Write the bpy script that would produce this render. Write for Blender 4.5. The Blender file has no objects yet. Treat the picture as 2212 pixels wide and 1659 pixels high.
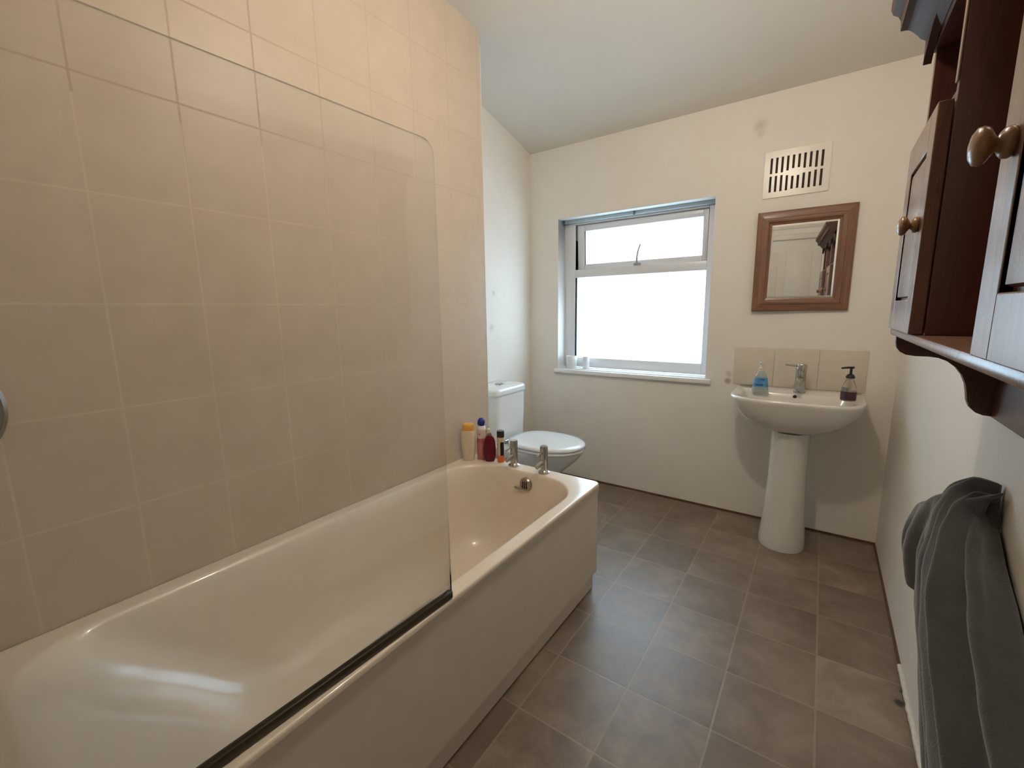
import bpy, bmesh, math, random
from mathutils import Vector, Matrix

C = bpy.context.scene.collection
sc = bpy.context.scene
PI = math.pi

# ------------------------------------------------------------------ camera
YAW, PITCH, ROLL, FPX = 0.6153, -0.1659, -0.0147, 945.6
cam = bpy.data.cameras.new('camera')
cam.sensor_width = 36.0
cam.lens = FPX * 36.0 / 2212.0
cam.clip_start = 0.02
co = bpy.data.objects.new('camera', cam)
C.objects.link(co)
F = Vector((-math.sin(YAW) * math.cos(PITCH), math.cos(YAW) * math.cos(PITCH), math.sin(PITCH)))
R = Vector((math.cos(YAW), math.sin(YAW), 0))
U = R.cross(F)
R2 = R * math.cos(ROLL) + U * math.sin(ROLL)
U2 = -R * math.sin(ROLL) + U * math.cos(ROLL)
m = Matrix((R2, U2, -F)).transposed().to_4x4()
m.translation = Vector((1.407, 0.0, 1.2065))
co.matrix_world = m
sc.camera = co

# ------------------------------------------------------------------ world, daylight, exposure
sc.view_settings.view_transform = 'Standard'
sc.view_settings.look = 'None'
sc.view_settings.gamma = 1.0
sc.view_settings.use_curve_mapping = False
sc.view_settings.exposure = 0.03
SKY = 6.9
w = bpy.data.worlds.new('overcast_sky')
sc.world = w
w.use_nodes = True
bg = w.node_tree.nodes['Background']
bg.inputs[0].default_value = (0.66, 0.84, 1.0, 1)
bg.inputs[1].default_value = SKY
pl = bpy.data.lights.new('window_daylight_portal', 'AREA')
pl.shape = 'RECTANGLE'
pl.size = 1.0
pl.size_y = 1.04
pl.cycles.is_portal = True
po = bpy.data.objects.new('window_daylight_portal', pl)
po.location = (0.367, 3.02, 1.303)
po.rotation_euler = (-PI / 2, 0, 0)
C.objects.link(po)
LAMP_POWER = 22.5
LAMP_POS = (1.05, 1.08, 2.27)

# ------------------------------------------------------------------ dimensions of the place (metres)
W, D, XL, YT, YN, ZC = 1.7186, 2.7505, -0.3548, 1.7700, -0.80, 2.50
H, BW, YB, Y0B = 0.4918, 0.700, 1.6387, -0.055
WX0, WX1, WZ0, WZ1 = -0.133, 0.8663, 0.7857, 1.8193

# ------------------------------------------------------------------ node helpers
class NT:
    def __init__(s, name):
        s.m = bpy.data.materials.new(name)
        s.m.use_nodes = True
        s.t = s.m.node_tree
        s.b = s.t.nodes['Principled BSDF']
        s.out = s.t.nodes['Material Output']
        s._c = None
    def n(s, kind, **kw):
        a = s.t.nodes.new(kind)
        for k, v in kw.items():
            setattr(a, k, v)
        return a
    def l(s, a, b):
        s.t.links.new(a, b)
    def val(s, sock, v):
        if hasattr(v, 'is_linked') or hasattr(v, 'links'):
            s.l(v, sock)
        else:
            sock.default_value = v
    def math(s, op, a, b=0.0, c=None, clamp=False):
        n = s.n('ShaderNodeMath', operation=op, use_clamp=clamp)
        s.val(n.inputs[0], a); s.val(n.inputs[1], b)
        if c is not None: s.val(n.inputs[2], c)
        return n.outputs[0]
    def pos(s):
        if s._c is None:
            s._c = s.n('ShaderNodeNewGeometry').outputs['Position']
        return s._c
    def obj(s):
        return s.n('ShaderNodeTexCoord').outputs['Object']
    def xyz(s, v):
        n = s.n('ShaderNodeSeparateXYZ'); s.l(v, n.inputs[0]); return n.outputs
    def comb(s, x, y, z=0.0):
        n = s.n('ShaderNodeCombineXYZ')
        s.val(n.inputs[0], x); s.val(n.inputs[1], y); s.val(n.inputs[2], z)
        return n.outputs[0]
    def noise(s, v, scale, detail=3.0, rough=0.5, dist=0.0):
        n = s.n('ShaderNodeTexNoise')
        s.l(v, n.inputs['Vector']); n.inputs['Scale'].default_value = scale
        n.inputs['Detail'].default_value = detail; n.inputs['Roughness'].default_value = rough
        n.inputs['Distortion'].default_value = dist
        return n.outputs['Fac']
    def scale(s, v, k):
        n = s.n('ShaderNodeMapping'); s.l(v, n.inputs['Vector']); n.inputs['Scale'].default_value = k
        return n.outputs['Vector']
    def ramp(s, f, stops):
        n = s.n('ShaderNodeValToRGB'); s.val(n.inputs[0], f)
        e = n.color_ramp.elements
        while len(e) < len(stops): e.new(0.5)
        for q, (p, c) in zip(e, stops):
            q.position = p; q.color = (*c, 1) if len(c) == 3 else c
        return n.outputs[0]
    def mix(s, f, a, b, mode='MIX'):
        n = s.n('ShaderNodeMix', data_type='RGBA', blend_type=mode)
        s.val(n.inputs[0], f)
        s.val(n.inputs[6], (*a, 1) if isinstance(a, tuple) and len(a) == 3 else a)
        s.val(n.inputs[7], (*b, 1) if isinstance(b, tuple) and len(b) == 3 else b)
        return n.outputs[2]
    def bump(s, hgt, strength=0.2, dist=0.01):
        n = s.n('ShaderNodeBump'); s.l(hgt, n.inputs['Height'])
        n.inputs['Strength'].default_value = strength; n.inputs['Distance'].default_value = dist
        s.l(n.outputs[0], s.b.inputs['Normal'])
        return n
    def col(s, c): s.val(s.b.inputs['Base Color'], (*c, 1) if isinstance(c, tuple) else c)
    def rough(s, r): s.val(s.b.inputs['Roughness'], r)
    def spot(s, p, ctr, rad, soft, wob=0.012):
        """soft blotch of a stain at a point of the surface, 0..1"""
        nz = s.n('ShaderNodeTexNoise'); s.l(p, nz.inputs['Vector']); nz.inputs['Scale'].default_value = 30.0
        a = s.n('ShaderNodeVectorMath', operation='SCALE'); s.l(nz.outputs['Color'], a.inputs[0]); a.inputs['Scale'].default_value = wob
        b = s.n('ShaderNodeVectorMath', operation='ADD'); s.l(p, b.inputs[0]); s.l(a.outputs[0], b.inputs[1])
        d = s.n('ShaderNodeVectorMath', operation='DISTANCE'); s.l(b.outputs[0], d.inputs[0])
        d.inputs[1].default_value = (ctr[0] + wob / 2, ctr[1] + wob / 2, ctr[2] + wob / 2)
        mr = s.n('ShaderNodeMapRange', interpolation_type='SMOOTHSTEP')
        s.l(d.outputs['Value'], mr.inputs['Value'])
        mr.inputs['From Min'].default_value = max(rad - soft, 0); mr.inputs['From Max'].default_value = rad + soft
        mr.inputs['To Min'].default_value = 1; mr.inputs['To Max'].default_value = 0
        return mr.outputs[0]

def simple(name, col, rough=0.5, metal=0.0, coat=0.0, var=0.04, vscale=18.0, bump=0.0, spec=0.5):
    # a plain material with a slight procedural mottling
    a = NT(name)
    o = a.obj()
    nz = a.noise(o, vscale, 3)
    dk = tuple(max(c * (1 - var), 0) for c in col); lt = tuple(min(c * (1 + var), 1) for c in col)
    a.col(a.ramp(nz, [(0.3, dk), (0.7, lt)]))
    a.rough(rough); a.b.inputs['Metallic'].default_value = metal
    a.b.inputs['Coat Weight'].default_value = coat
    a.b.inputs['Coat Roughness'].default_value = 0.08
    a.b.inputs['Specular IOR Level'].default_value = spec
    if bump: a.bump(nz, bump, 0.002)
    return a.m

def grid(a, u, v, u0, pu, v0, pv, g):
    """tile grid: returns grout mask 0/1 and the cell ids"""
    su = a.math('DIVIDE', a.math('SUBTRACT', u, u0), pu)
    sv = a.math('DIVIDE', a.math('SUBTRACT', v, v0), pv)
    du = a.math('MULTIPLY', a.math('ABSOLUTE', a.math('SUBTRACT', su, a.math('ROUND', su))), pu)
    dv = a.math('MULTIPLY', a.math('ABSOLUTE', a.math('SUBTRACT', sv, a.math('ROUND', sv))), pv)
    d = a.math('MINIMUM', du, dv)
    mr = a.n('ShaderNodeMapRange', interpolation_type='SMOOTHSTEP')
    a.l(d, mr.inputs['Value'])
    mr.inputs['From Min'].default_value = g * 0.55; mr.inputs['From Max'].default_value = g * 1.35
    mr.inputs['To Min'].default_value = 1; mr.inputs['To Max'].default_value = 0
    return mr.outputs[0], a.math('FLOOR', su), a.math('FLOOR', sv), du, dv

def mat_wall():
    a = NT('painted_plaster')
    p = a.pos()
    big = a.noise(p, 2.2, 4, 0.6)
    fine = a.noise(p, 240.0, 2)
    mid = a.noise(p, 22.0, 3)
    c = a.ramp(big, [(0.3, (0.81, 0.765, 0.695)), (0.7, (0.855, 0.815, 0.75))])
    st = None
    for ctr, r, s, k in [((1.058, 2.75, 2.132), 0.018, 0.03, 0.33), ((1.062, 2.75, 2.095), 0.012, 0.02, 0.22),
                         ((XL, 2.30, 1.32), 0.010, 0.015, 0.35), ((XL, 2.27, 1.10), 0.02, 0.02, 0.28),
                         ((XL, 2.20, 1.05), 0.012, 0.02, 0.2), ((XL, 2.18, 1.42), 0.01, 0.02, 0.2),
                         ((0.985, 2.75, 0.79), 0.016, 0.012, 0.7), ((0.99, 2.75, 0.83), 0.012, 0.015, 0.4),
                         ((-0.03, 2.75, 0.50), 0.05, 0.09, 0.10)]:
        q = a.math('MULTIPLY', a.spot(p, ctr, r, s), k)
        st = q if st is None else a.math('MAXIMUM', st, q)
    c = a.mix(st, c, (0.30, 0.22, 0.13))
    a.col(c); a.rough(0.62)
    a.bump(a.math('ADD', a.math('MULTIPLY', fine, 0.3), mid), 0.12, 0.004)
    return a.m

def mat_ceiling():
    a = NT('ceiling_paint')
    p = a.pos()
    a.col(a.ramp(a.noise(p, 1.6, 3), [(0.3, (0.74, 0.69, 0.62)), (0.7, (0.78, 0.73, 0.66))])); a.rough(0.75)
    a.bump(a.noise(p, 40, 3), 0.08, 0.004)
    return a.m

def mat_tile():
    a = NT('cream_wall_tile')
    p = a.pos(); x = a.xyz(p)
    g, iu, iv, du, dv = grid(a, x[1], x[2], 0.108, 0.2045, 0.7278, 0.2545, 0.0026)
    wn = a.n('ShaderNodeTexWhiteNoise', noise_dimensions='2D'); a.l(a.comb(iu, iv), wn.inputs['Vector'])
    cl = a.noise(a.scale(p, (1, 1.0, 1.0)), 9.0, 5, 0.6)
    tile = a.ramp(cl, [(0.3, (0.575, 0.475, 0.375)), (0.7, (0.625, 0.52, 0.415))])
    tile = a.mix(a.math('MULTIPLY', wn.outputs['Value'], 0.10), tile, (0.58, 0.46, 0.35))
    # the top two courses have dirtier grout than the ones below
    hi = a.math('GREATER_THAN', x[2], 1.70)
    gc = a.mix(hi, (0.70, 0.59, 0.45), (0.47, 0.375, 0.27))
    vis = a.n('ShaderNodeMapRange', interpolation_type='SMOOTHSTEP')
    a.l(x[1], vis.inputs['Value'])
    vis.inputs['From Min'].default_value = 0.45; vis.inputs['From Max'].default_value = 1.25
    vis.inputs['To Min'].default_value = 0.85; vis.inputs['To Max'].default_value = 0.34
    patch = a.n('ShaderNodeMapRange'); a.l(a.noise(p, 4.5, 3), patch.inputs['Value'])
    patch.inputs['From Min'].default_value = 0.35; patch.inputs['From Max'].default_value = 0.62
    patch.inputs['To Min'].default_value = 0.5; patch.inputs['To Max'].default_value = 1.0
    gg = a.math('MULTIPLY', g, a.math('MULTIPLY', vis.outputs[0], patch.outputs[0]))
    a.col(a.mix(gg, tile, gc))
    a.rough(a.math('ADD', a.math('MULTIPLY', g, 0.4), a.math('MULTIPLY_ADD', cl, 0.12, 0.32)))
    a.b.inputs['Specular IOR Level'].default_value = 0.22
    a.bump(a.math('SUBTRACT', a.math('MULTIPLY', a.noise(p, 14, 2), 0.25), g), 0.10, 0.002)
    return a.m

def mat_floor():
    a = NT('vinyl_floor_tiles')
    p = a.pos(); x = a.xyz(p)
    g, iu, iv, du, dv = grid(a, x[0], x[1], 1.486, 0.2485, 1.965, 0.2520, 0.0030)
    wn = a.n('ShaderNodeTexWhiteNoise', noise_dimensions='2D'); a.l(a.comb(iu, iv), wn.inputs['Vector'])
    off = a.n('ShaderNodeVectorMath', operation='ADD'); a.l(p, off.inputs[0])
    o2 = a.n('ShaderNodeVectorMath', operation='SCALE'); a.l(wn.outputs['Color'], o2.inputs[0]); o2.inputs['Scale'].default_value = 5.0
    a.l(o2.outputs[0], off.inputs[1])
    cl = a.noise(off.outputs[0], 7.0, 6, 0.62, 0.4)
    c1 = a.ramp(cl, [(0.30, (0.120, 0.080, 0.050)), (0.5, (0.220, 0.160, 0.112)), (0.70, (0.335, 0.262, 0.196))])
    c2 = a.mix(a.math('MULTIPLY', wn.outputs['Value'], 0.70), c1, (0.105, 0.070, 0.045))
    c3 = a.mix(a.math('MULTIPLY', a.noise(off.outputs[0], 45.0, 3), 0.22), c2, (0.29, 0.24, 0.19))
    a.l(a.mix(a.math('MULTIPLY', g, 0.48), c3, (0.36, 0.28, 0.20)), a.b.inputs['Base Color'])
    # a small torn hole by the right wall
    h = a.math('MAXIMUM', a.spot(p, (1.697, 1.628, 0), 0.013, 0.006, 0.02), a.spot(p, (1.708, 1.68, 0), 0.007, 0.005, 0.03))
    cc = a.mix(h, a.b.inputs['Base Color'].links[0].from_socket, (0.012, 0.008, 0.004))
    a.l(cc, a.b.inputs['Base Color'])
    a.rough(a.math('MULTIPLY_ADD', cl, 0.20, 0.30))
    a.b.inputs['Specular IOR Level'].default_value = 1.0
    a.bump(a.math('ADD', a.math('MULTIPLY', a.noise(p, 60, 3), 0.4), a.math('MULTIPLY', g, -0.6)), 0.15, 0.002)
    return a.m

def mat_wood(name, dark, light, axis='z', rough=0.32, knots=None):
    a = NT(name)
    p = a.pos()
    k = {'z': (16, 16, 1.1), 'y': (16, 1.1, 16), 'x': (1.1, 16, 16)}[axis]
    gr = a.noise(a.scale(p, k), 3.4, 6, 0.65, 0.6)
    fine = a.noise(a.scale(p, tuple(q * 3 for q in k)), 6.0, 4, 0.6)
    c = a.ramp(gr, [(0.28, dark), (0.72, light)])
    c = a.mix(a.math('MULTIPLY', fine, 0.18), c, tuple(q * 0.55 for q in dark))
    a.col(c); a.rough(a.math('MULTIPLY_ADD', fine, 0.15, rough))
    a.b.inputs['Coat Weight'].default_value = 0.25 if rough < 0.4 else 0.0; a.b.inputs['Coat Roughness'].default_value = 0.2
    if rough >= 0.45: a.b.inputs['Specular IOR Level'].default_value = 0.3
    a.bump(fine, 0.05, 0.001)
    return a.m

def mat_glass_screen():
    a = NT('clear_shower_glass')
    nt = a.t; nt.nodes.remove(a.b)
    t0 = a.n('ShaderNodeBsdfTransparent'); t0.inputs[0].default_value = (0.945, 0.950, 0.950, 1)
    # a thin pale diffuse veil mixed into the glass
    df = a.n('ShaderNodeBsdfDiffuse'); df.inputs[0].default_value = (0.78, 0.80, 0.80, 1)
    tr = a.n('ShaderNodeMixShader')
    a.l(a.math('MULTIPLY_ADD', a.noise(a.pos(), 5.0, 4), 0.03, 0.020), tr.inputs[0])
    a.l(t0.outputs[0], tr.inputs[1]); a.l(df.outputs[0], tr.inputs[2])
    gl = a.n('ShaderNodeBsdfGlossy'); gl.inputs['Roughness'].default_value = 0.02
    gl.inputs['Color'].default_value = (0.9, 0.95, 0.95, 1)
    fr = a.n('ShaderNodeFresnel'); fr.inputs[0].default_value = 1.25
    mx = a.n('ShaderNodeMixShader'); a.l(fr.outputs[0], mx.inputs[0]); a.l(tr.outputs[0], mx.inputs[1]); a.l(gl.outputs[0], mx.inputs[2])
    a.l(mx.outputs[0], a.out.inputs['Surface'])
    return a.m

def mat_frosted():
    a = NT('frosted_window_glass')
    nt = a.t; nt.nodes.remove(a.b)
    p = a.pos()
    tl = a.n('ShaderNodeBsdfTranslucent'); tl.inputs[0].default_value = (0.93, 0.97, 0.98, 1)
    tr = a.n('ShaderNodeBsdfTransparent'); tr.inputs[0].default_value = (0.95, 0.98, 0.99, 1)
    mx = a.n('ShaderNodeMixShader')
    f = a.math('MULTIPLY_ADD', a.noise(p, 120, 2), 0.2, 0.35)
    a.l(f, mx.inputs[0]); a.l(tl.outputs[0], mx.inputs[1]); a.l(tr.outputs[0], mx.inputs[2])
    gl = a.n('ShaderNodeBsdfGlossy'); gl.inputs['Roughness'].default_value = 0.25
    m2 = a.n('ShaderNodeMixShader'); m2.inputs[0].default_value = 0.05
    a.l(mx.outputs[0], m2.inputs[1]); a.l(gl.outputs[0], m2.inputs[2])
    a.l(m2.outputs[0], a.out.inputs['Surface'])
    return a.m

def mat_mirror():
    a = NT('mirror_silver')
    a.col(a.ramp(a.noise(a.pos(), 3, 2), [(0, (0.90, 0.90, 0.88)), (1, (0.93, 0.93, 0.91))]))
    a.b.inputs['Metallic'].default_value = 1.0; a.rough(0.012)
    return a.m

def mat_towel():
    a = NT('grey_terry_towel')
    p = a.pos()
    n1 = a.noise(p, 420, 3, 0.7); n2 = a.noise(p, 16, 4)
    a.col(a.mix(a.math('MULTIPLY', n1, 0.5), a.ramp(n2, [(0.3, (0.048, 0.048, 0.050)), (0.7, (0.072, 0.072, 0.073))]), (0.12, 0.12, 0.12)))
    a.rough(0.95)
    a.b.inputs['Sheen Weight'].default_value = 0.6; a.b.inputs['Sheen Roughness'].default_value = 0.5
    a.b.inputs['Specular IOR Level'].default_value = 0.1
    a.bump(n1, 0.6, 0.003)
    return a.m

def mat_bands(name, bands, rough=0.35, coat=0.3, trans=0.0):
    """label colours stacked by height in object space: [(z_top, colour), ...]"""
    a = NT(name)
    z = a.xyz(a.obj())[2]
    zmax = bands[-1][0]
    f = a.math('DIVIDE', z, zmax)
    n = a.n('ShaderNodeValToRGB'); a.l(f, n.inputs[0]); n.color_ramp.interpolation = 'CONSTANT'
    e = n.color_ramp.elements
    while len(e) < len(bands): e.new(0.5)
    prev = 0.0
    for q, (zt, c) in zip(e, bands):
        q.position = prev / zmax; q.color = (*c, 1); prev = zt
    a.l(n.outputs[0], a.b.inputs['Base Color'])
    a.rough(rough); a.b.inputs['Coat Weight'].default_value = coat
    a.b.inputs['Transmission Weight'].default_value = trans
    return a

def mat_clear(name, col, rough=0.08):
    a = NT(name)
    a.col(a.mix(a.noise(a.obj(), 8, 2), col, tuple(min(c * 1.05, 1) for c in col))); a.rough(rough)
    a.b.inputs['Transmission Weight'].default_value = 0.75
    a.b.inputs['IOR'].default_value = 1.35
    return a.m

def mat_bulb():
    a = NT('lamp_bulb')
    a.nt = None
    a.b.inputs['Base Color'].default_value = (1, 0.9, 0.75, 1)
    a.b.inputs['Emission Color'].default_value = (1.0, 0.875, 0.715, 1)
    r = 0.045
    a.b.inputs['Emission Strength'].default_value = LAMP_POWER / (4 * PI * r * r * PI)
    return a.m

M = dict(
    wall=mat_wall(), ceil=mat_ceiling(), tile=mat_tile(), floor=mat_floor(),
    acrylic=simple('cream_bath_acrylic', (0.81, 0.72, 0.60), 0.28, coat=0.55, var=0.015),
    panel=simple('bath_panel_plastic', (0.74, 0.67, 0.575), 0.35, coat=0.1, var=0.02),
    ceramic=simple('white_ceramic', (0.80, 0.80, 0.79), 0.10, coat=0.6, var=0.01),
    ceramic_b=simple('basin_ceramic', (0.74, 0.71, 0.66), 0.12, coat=0.5, var=0.01),
    seat=simple('white_seat_plastic', (0.82, 0.84, 0.85), 0.18, coat=0.4, var=0.01),
    chrome=simple('brushed_chrome', (0.50, 0.485, 0.46), 0.18, metal=1.0, var=0.03),
    chrome_d=simple('dull_chrome', (0.36, 0.32, 0.27), 0.30, metal=1.0, var=0.08),
    upvc=simple('white_upvc', (0.76, 0.77, 0.79), 0.28, var=0.01),
    sill=simple('white_sill_paint', (0.86, 0.87, 0.87), 0.35, var=0.02),
    blind=simple('blind_rail_paint', (0.50, 0.58, 0.62), 0.4, var=0.03),
    rubber=simple('dark_seal_rubber', (0.035, 0.024, 0.010), 0.40, var=0.15),
    dark=simple('dark_void', (0.035, 0.024, 0.018), 0.8, var=0.2),
    gasket=simple('window_gasket', (0.16, 0.19, 0.21), 0.6, var=0.1),
    vent=simple('vent_plastic', (0.76, 0.71, 0.62), 0.25, var=0.02),
    cab=mat_wood('cabinet_mahogany', (0.050, 0.014, 0.008), (0.125, 0.036, 0.020), 'z'),
    caby=mat_wood('cabinet_mahogany_long', (0.050, 0.026, 0.016), (0.120, 0.062, 0.040), 'y', 0.5),
    door=mat_wood('cabinet_door_wood', (0.13, 0.060, 0.036), (0.26, 0.140, 0.095), 'z', 0.22),
    knob=mat_wood('knob_wood', (0.20, 0.10, 0.045), (0.34, 0.19, 0.09), 'x', 0.22),
    frz=mat_wood('mirror_pine_upright', (0.155, 0.066, 0.035), (0.30, 0.145, 0.080), 'z', 0.38),
    frx=mat_wood('mirror_pine_cross', (0.145, 0.062, 0.035), (0.28, 0.135, 0.078), 'x', 0.38),
    mirror=mat_mirror(), towel=mat_towel(), screen=mat_glass_screen(), frost=mat_frosted(),
    stay=simple('grey_stay_metal', (0.35, 0.36, 0.38), 0.4),
    strip=simple('brown_base_strip', (0.12, 0.065, 0.030), 0.6, var=0.25, vscale=30),
    caulk=simple('white_sealant', (0.66, 0.63, 0.57), 0.5, var=0.08, vscale=60, bump=0.3),
    skirt=simple('splash_tile', (0.69, 0.615, 0.51), 0.25, var=0.03),
    whiteplastic=simple('white_plastic', (0.80, 0.80, 0.80), 0.3, var=0.02),
    black=simple('black_plastic', (0.018, 0.018, 0.020), 0.3, var=0.1),
    blue=simple('blue_cap_plastic', (0.020, 0.035, 0.27), 0.3, var=0.05),
    orange=simple('orange_cap_plastic', (0.78, 0.42, 0.085), 0.35, var=0.05),
    lampwhite=simple('lamp_holder_plastic', (0.8, 0.78, 0.74), 0.4),
    bulb=mat_bulb(),
    doorpaint=simple('painted_door', (0.72, 0.68, 0.60), 0.4, var=0.02),
    mug=simple('white_mug_glaze', (0.80, 0.82, 0.83), 0.2, coat=0.3, var=0.01),
)

# ------------------------------------------------------------------ mesh helpers
def finish(bm, ang=38):
    bmesh.ops.remove_doubles(bm, verts=bm.verts[:], dist=1e-6)
    bmesh.ops.recalc_face_normals(bm, faces=bm.faces[:])
    for f in bm.faces: f.smooth = True
    lim = math.radians(ang)
    for e in bm.edges:
        if len(e.link_faces) == 2 and e.calc_face_angle(0) > lim: e.smooth = False

def obj(name, bm, mat, parent=None, ang=38, loc=None):
    finish(bm, ang)
    me = bpy.data.meshes.new(name)
    bm.to_mesh(me); bm.free()
    me.materials.append(mat)
    o = bpy.data.objects.new(name, me)
    C.objects.link(o)
    if parent:
        o.parent = parent
        o.matrix_parent_inverse = Matrix.Translation(-Vector(parent_world(parent)))
    if loc: o.location = loc
    return o

def parent_world(p):
    v = Vector(p.location)
    q = p.parent
    while q:
        v = v + Vector(q.location) if False else v
        q = q.parent
    return v

def thing(name, label, cat, loc=(0, 0, 0), group=None):
    o = bpy.data.objects.new(name, None)
    o.location = loc
    o.empty_display_size = 0.05
    C.objects.link(o)
    o['label'] = label; o['category'] = cat
    if group: o['group'] = group
    return o

def tag(o, label, cat, group=None):
    o['label'] = label; o['category'] = cat
    if group: o['group'] = group
    return o

def struct(name, bm, m, parent=None, ang=38):
    o = obj(name, bm, m, parent, ang)
    if parent is None: o['kind'] = 'structure'
    return o

def box(bm, x0, x1, y0, y1, z0, z1, bev=0.0, seg=2):
    r = bmesh.ops.create_cube(bm, size=1.0)
    vs = r['verts']
    for v in vs:
        v.co = Vector(((x0 + x1) / 2 + v.co.x * (x1 - x0), (y0 + y1) / 2 + v.co.y * (y1 - y0), (z0 + z1) / 2 + v.co.z * (z1 - z0)))
    if bev > 0:
        es = list({e for v in vs for e in v.link_edges})
        bmesh.ops.bevel(bm, geom=es, offset=bev, segments=seg, affect='EDGES', profile=0.5)
    return bm

def B(*a, **k):
    return box(bmesh.new(), *a, **k)

def loft(bm, rings, cap0=True, cap1=True, closed=True):
    vr = [[bm.verts.new(p) for p in r] for r in rings]
    n = len(rings[0])
    for a, b in zip(vr, vr[1:]):
        for i in range(n if closed else n - 1):
            j = (i + 1) % n
            bm.faces.new((a[i], a[j], b[j], b[i]))
    if cap0: bm.faces.new(vr[0][::-1])
    if cap1: bm.faces.new(vr[-1])
    return bm

def rrect(x0, x1, y0, y1, r, z, n=8):
    """rounded rectangle ring; r is one radius or four (x1y1, x0y1, x0y0, x1y0)"""
    rs = r if isinstance(r, (tuple, list)) else (r,) * 4
    pts = []
    for (cx, cy, sx, sy, a0, q) in ((x1, y1, -1, -1, 0, rs[0]), (x0, y1, 1, -1, PI / 2, rs[1]), (x0, y0, 1, 1, PI, rs[2]), (x1, y0, -1, 1, 1.5 * PI, rs[3])):
        for i in range(n + 1):
            t = a0 + PI / 2 * i / n
            pts.append((cx + sx * q + q * math.cos(t), cy + sy * q + q * math.sin(t), z))
    return pts

def lathe(bm, prof, ctr=(0, 0, 0), axis='z', n=28, sx=1.0, sy=1.0):
    """prof: (radius, height) pairs"""
    rings = []
    for r, h in prof:
        ring = []
        for i in range(n):
            t = 2 * PI * i / n
            a, b = math.cos(t) * r * sx, math.sin(t) * r * sy
            v = {'z': (a, b, h), 'x': (h, a, b), 'y': (a, h, b)}[axis]
            ring.append((ctr[0] + v[0], ctr[1] + v[1], ctr[2] + v[2]))
        rings.append(ring)
    return loft(bm, rings, prof[0][0] > 1e-5, prof[-1][0] > 1e-5)

def tube(bm, pts, rad, n=12, caps=True):
    P = [Vector(p) for p in pts]
    rr = rad if isinstance(rad, (list, tuple)) else [rad] * len(P)
    rings = []
    up = None
    for i, p in enumerate(P):
        d = (P[min(i + 1, len(P) - 1)] - P[max(i - 1, 0)]).normalized()
        if up is None:
            up = Vector((0, 0, 1)) if abs(d.z) < 0.9 else Vector((1, 0, 0))
        s = d.cross(up).normalized(); up = s.cross(d).normalized()
        rings.append([tuple(p + (s * math.cos(2 * PI * k / n) + up * math.sin(2 * PI * k / n)) * rr[i]) for k in range(n)])
    return loft(bm, rings, caps, caps)

def extrude_profile(bm, prof, a0, a1, axis='y'):
    """prof = 2D polygon; axis y: (x,z) profile drawn along y; axis x: (y,z); axis z: (x,y)"""
    def P(u, v, a):
        return {'y': (u, a, v), 'x': (a, u, v), 'z': (u, v, a)}[axis]
    return loft(bm, [[P(u, v, a0) for u, v in prof], [P(u, v, a1) for u, v in prof]])

def subsurf(o, lv=1):
    s = o.modifiers.new('smooth', 'SUBSURF'); s.levels = lv; s.render_levels = lv
    return o

# ------------------------------------------------------------------ room shell
# side profile of the ceiling: it comes down in a soft slope towards the window wall
CP = [(YN - 0.12, ZC), (1.30, ZC), (1.60, 2.492), (1.80, 2.470), (2.00, 2.443), (2.24, 2.403), (2.45, 2.357), (2.62, 2.312), (2.70, 2.287), (D, 2.274), (D + 0.25, 2.20)]
def zceil(y):
    for (a, za), (b, zb) in zip(CP, CP[1:]):
        if a <= y <= b: return za + (zb - za) * (y - a) / (b - a)
    return ZC
def ceilpts(n=60):
    ys = [YN - 0.12] + [1.2 + (D + 0.25 - 1.2) * i / n for i in range(n + 1)]
    # smoothed
    out = []
    for y in ys:
        s = sum(zceil(min(max(y + d, YN - .12), D + .25)) for d in (-.06, -.03, 0, .03, .06)) / 5
        out.append((y, s))
    return out
cpts = ceilpts()
bm = bmesh.new()
prof = [(y, z) for y, z in cpts] + [(D + 0.25, 2.8), (YN - 0.12, 2.8)]
extrude_profile(bm, prof, XL - 0.12, W + 0.12, 'x')
struct('ceiling', bm, M['ceil'])

struct('floor', B(XL - 0.12, W + 0.12, YN - 0.12, D + 0.25, -0.10, 0.0), M['floor'])

# window wall with its opening and reveal
bm = bmesh.new()
yo = D + 0.25
def rect4(x0, x1, z0, z1, y): return [(x0, y, z0), (x1, y, z0), (x1, y, z1), (x0, y, z1)]
o0, o1 = (XL - 0.12, W + 0.12, -0.02, 2.8), (WX0, WX1, WZ0, WZ1)
rg = [rect4(*o0, D), rect4(*o1, D), rect4(*o1, yo), rect4(*o0, yo)]
loft(bm, rg + [rg[0]], False, False)
struct('wall_window', bm, M['wall'])

struct('wall_right', B(W, W + 0.12, YN - 0.12, D, 0.0, 2.8), M['wall'])
# left partition behind the bath, its return, and the recess wall beyond it
struct('wall_left', B(-0.12, -0.009, YN - 0.12, YT - 0.009, 0.0, 2.8), M['wall'])
struct('wall_recess_return', B(XL, -0.12, YT - 0.13, YT - 0.009, 0.0, 2.8), M['wall'])
struct('wall_recess', B(XL - 0.12, XL, YT - 0.13, D, 0.0, 2.8), M['wall'])
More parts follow.
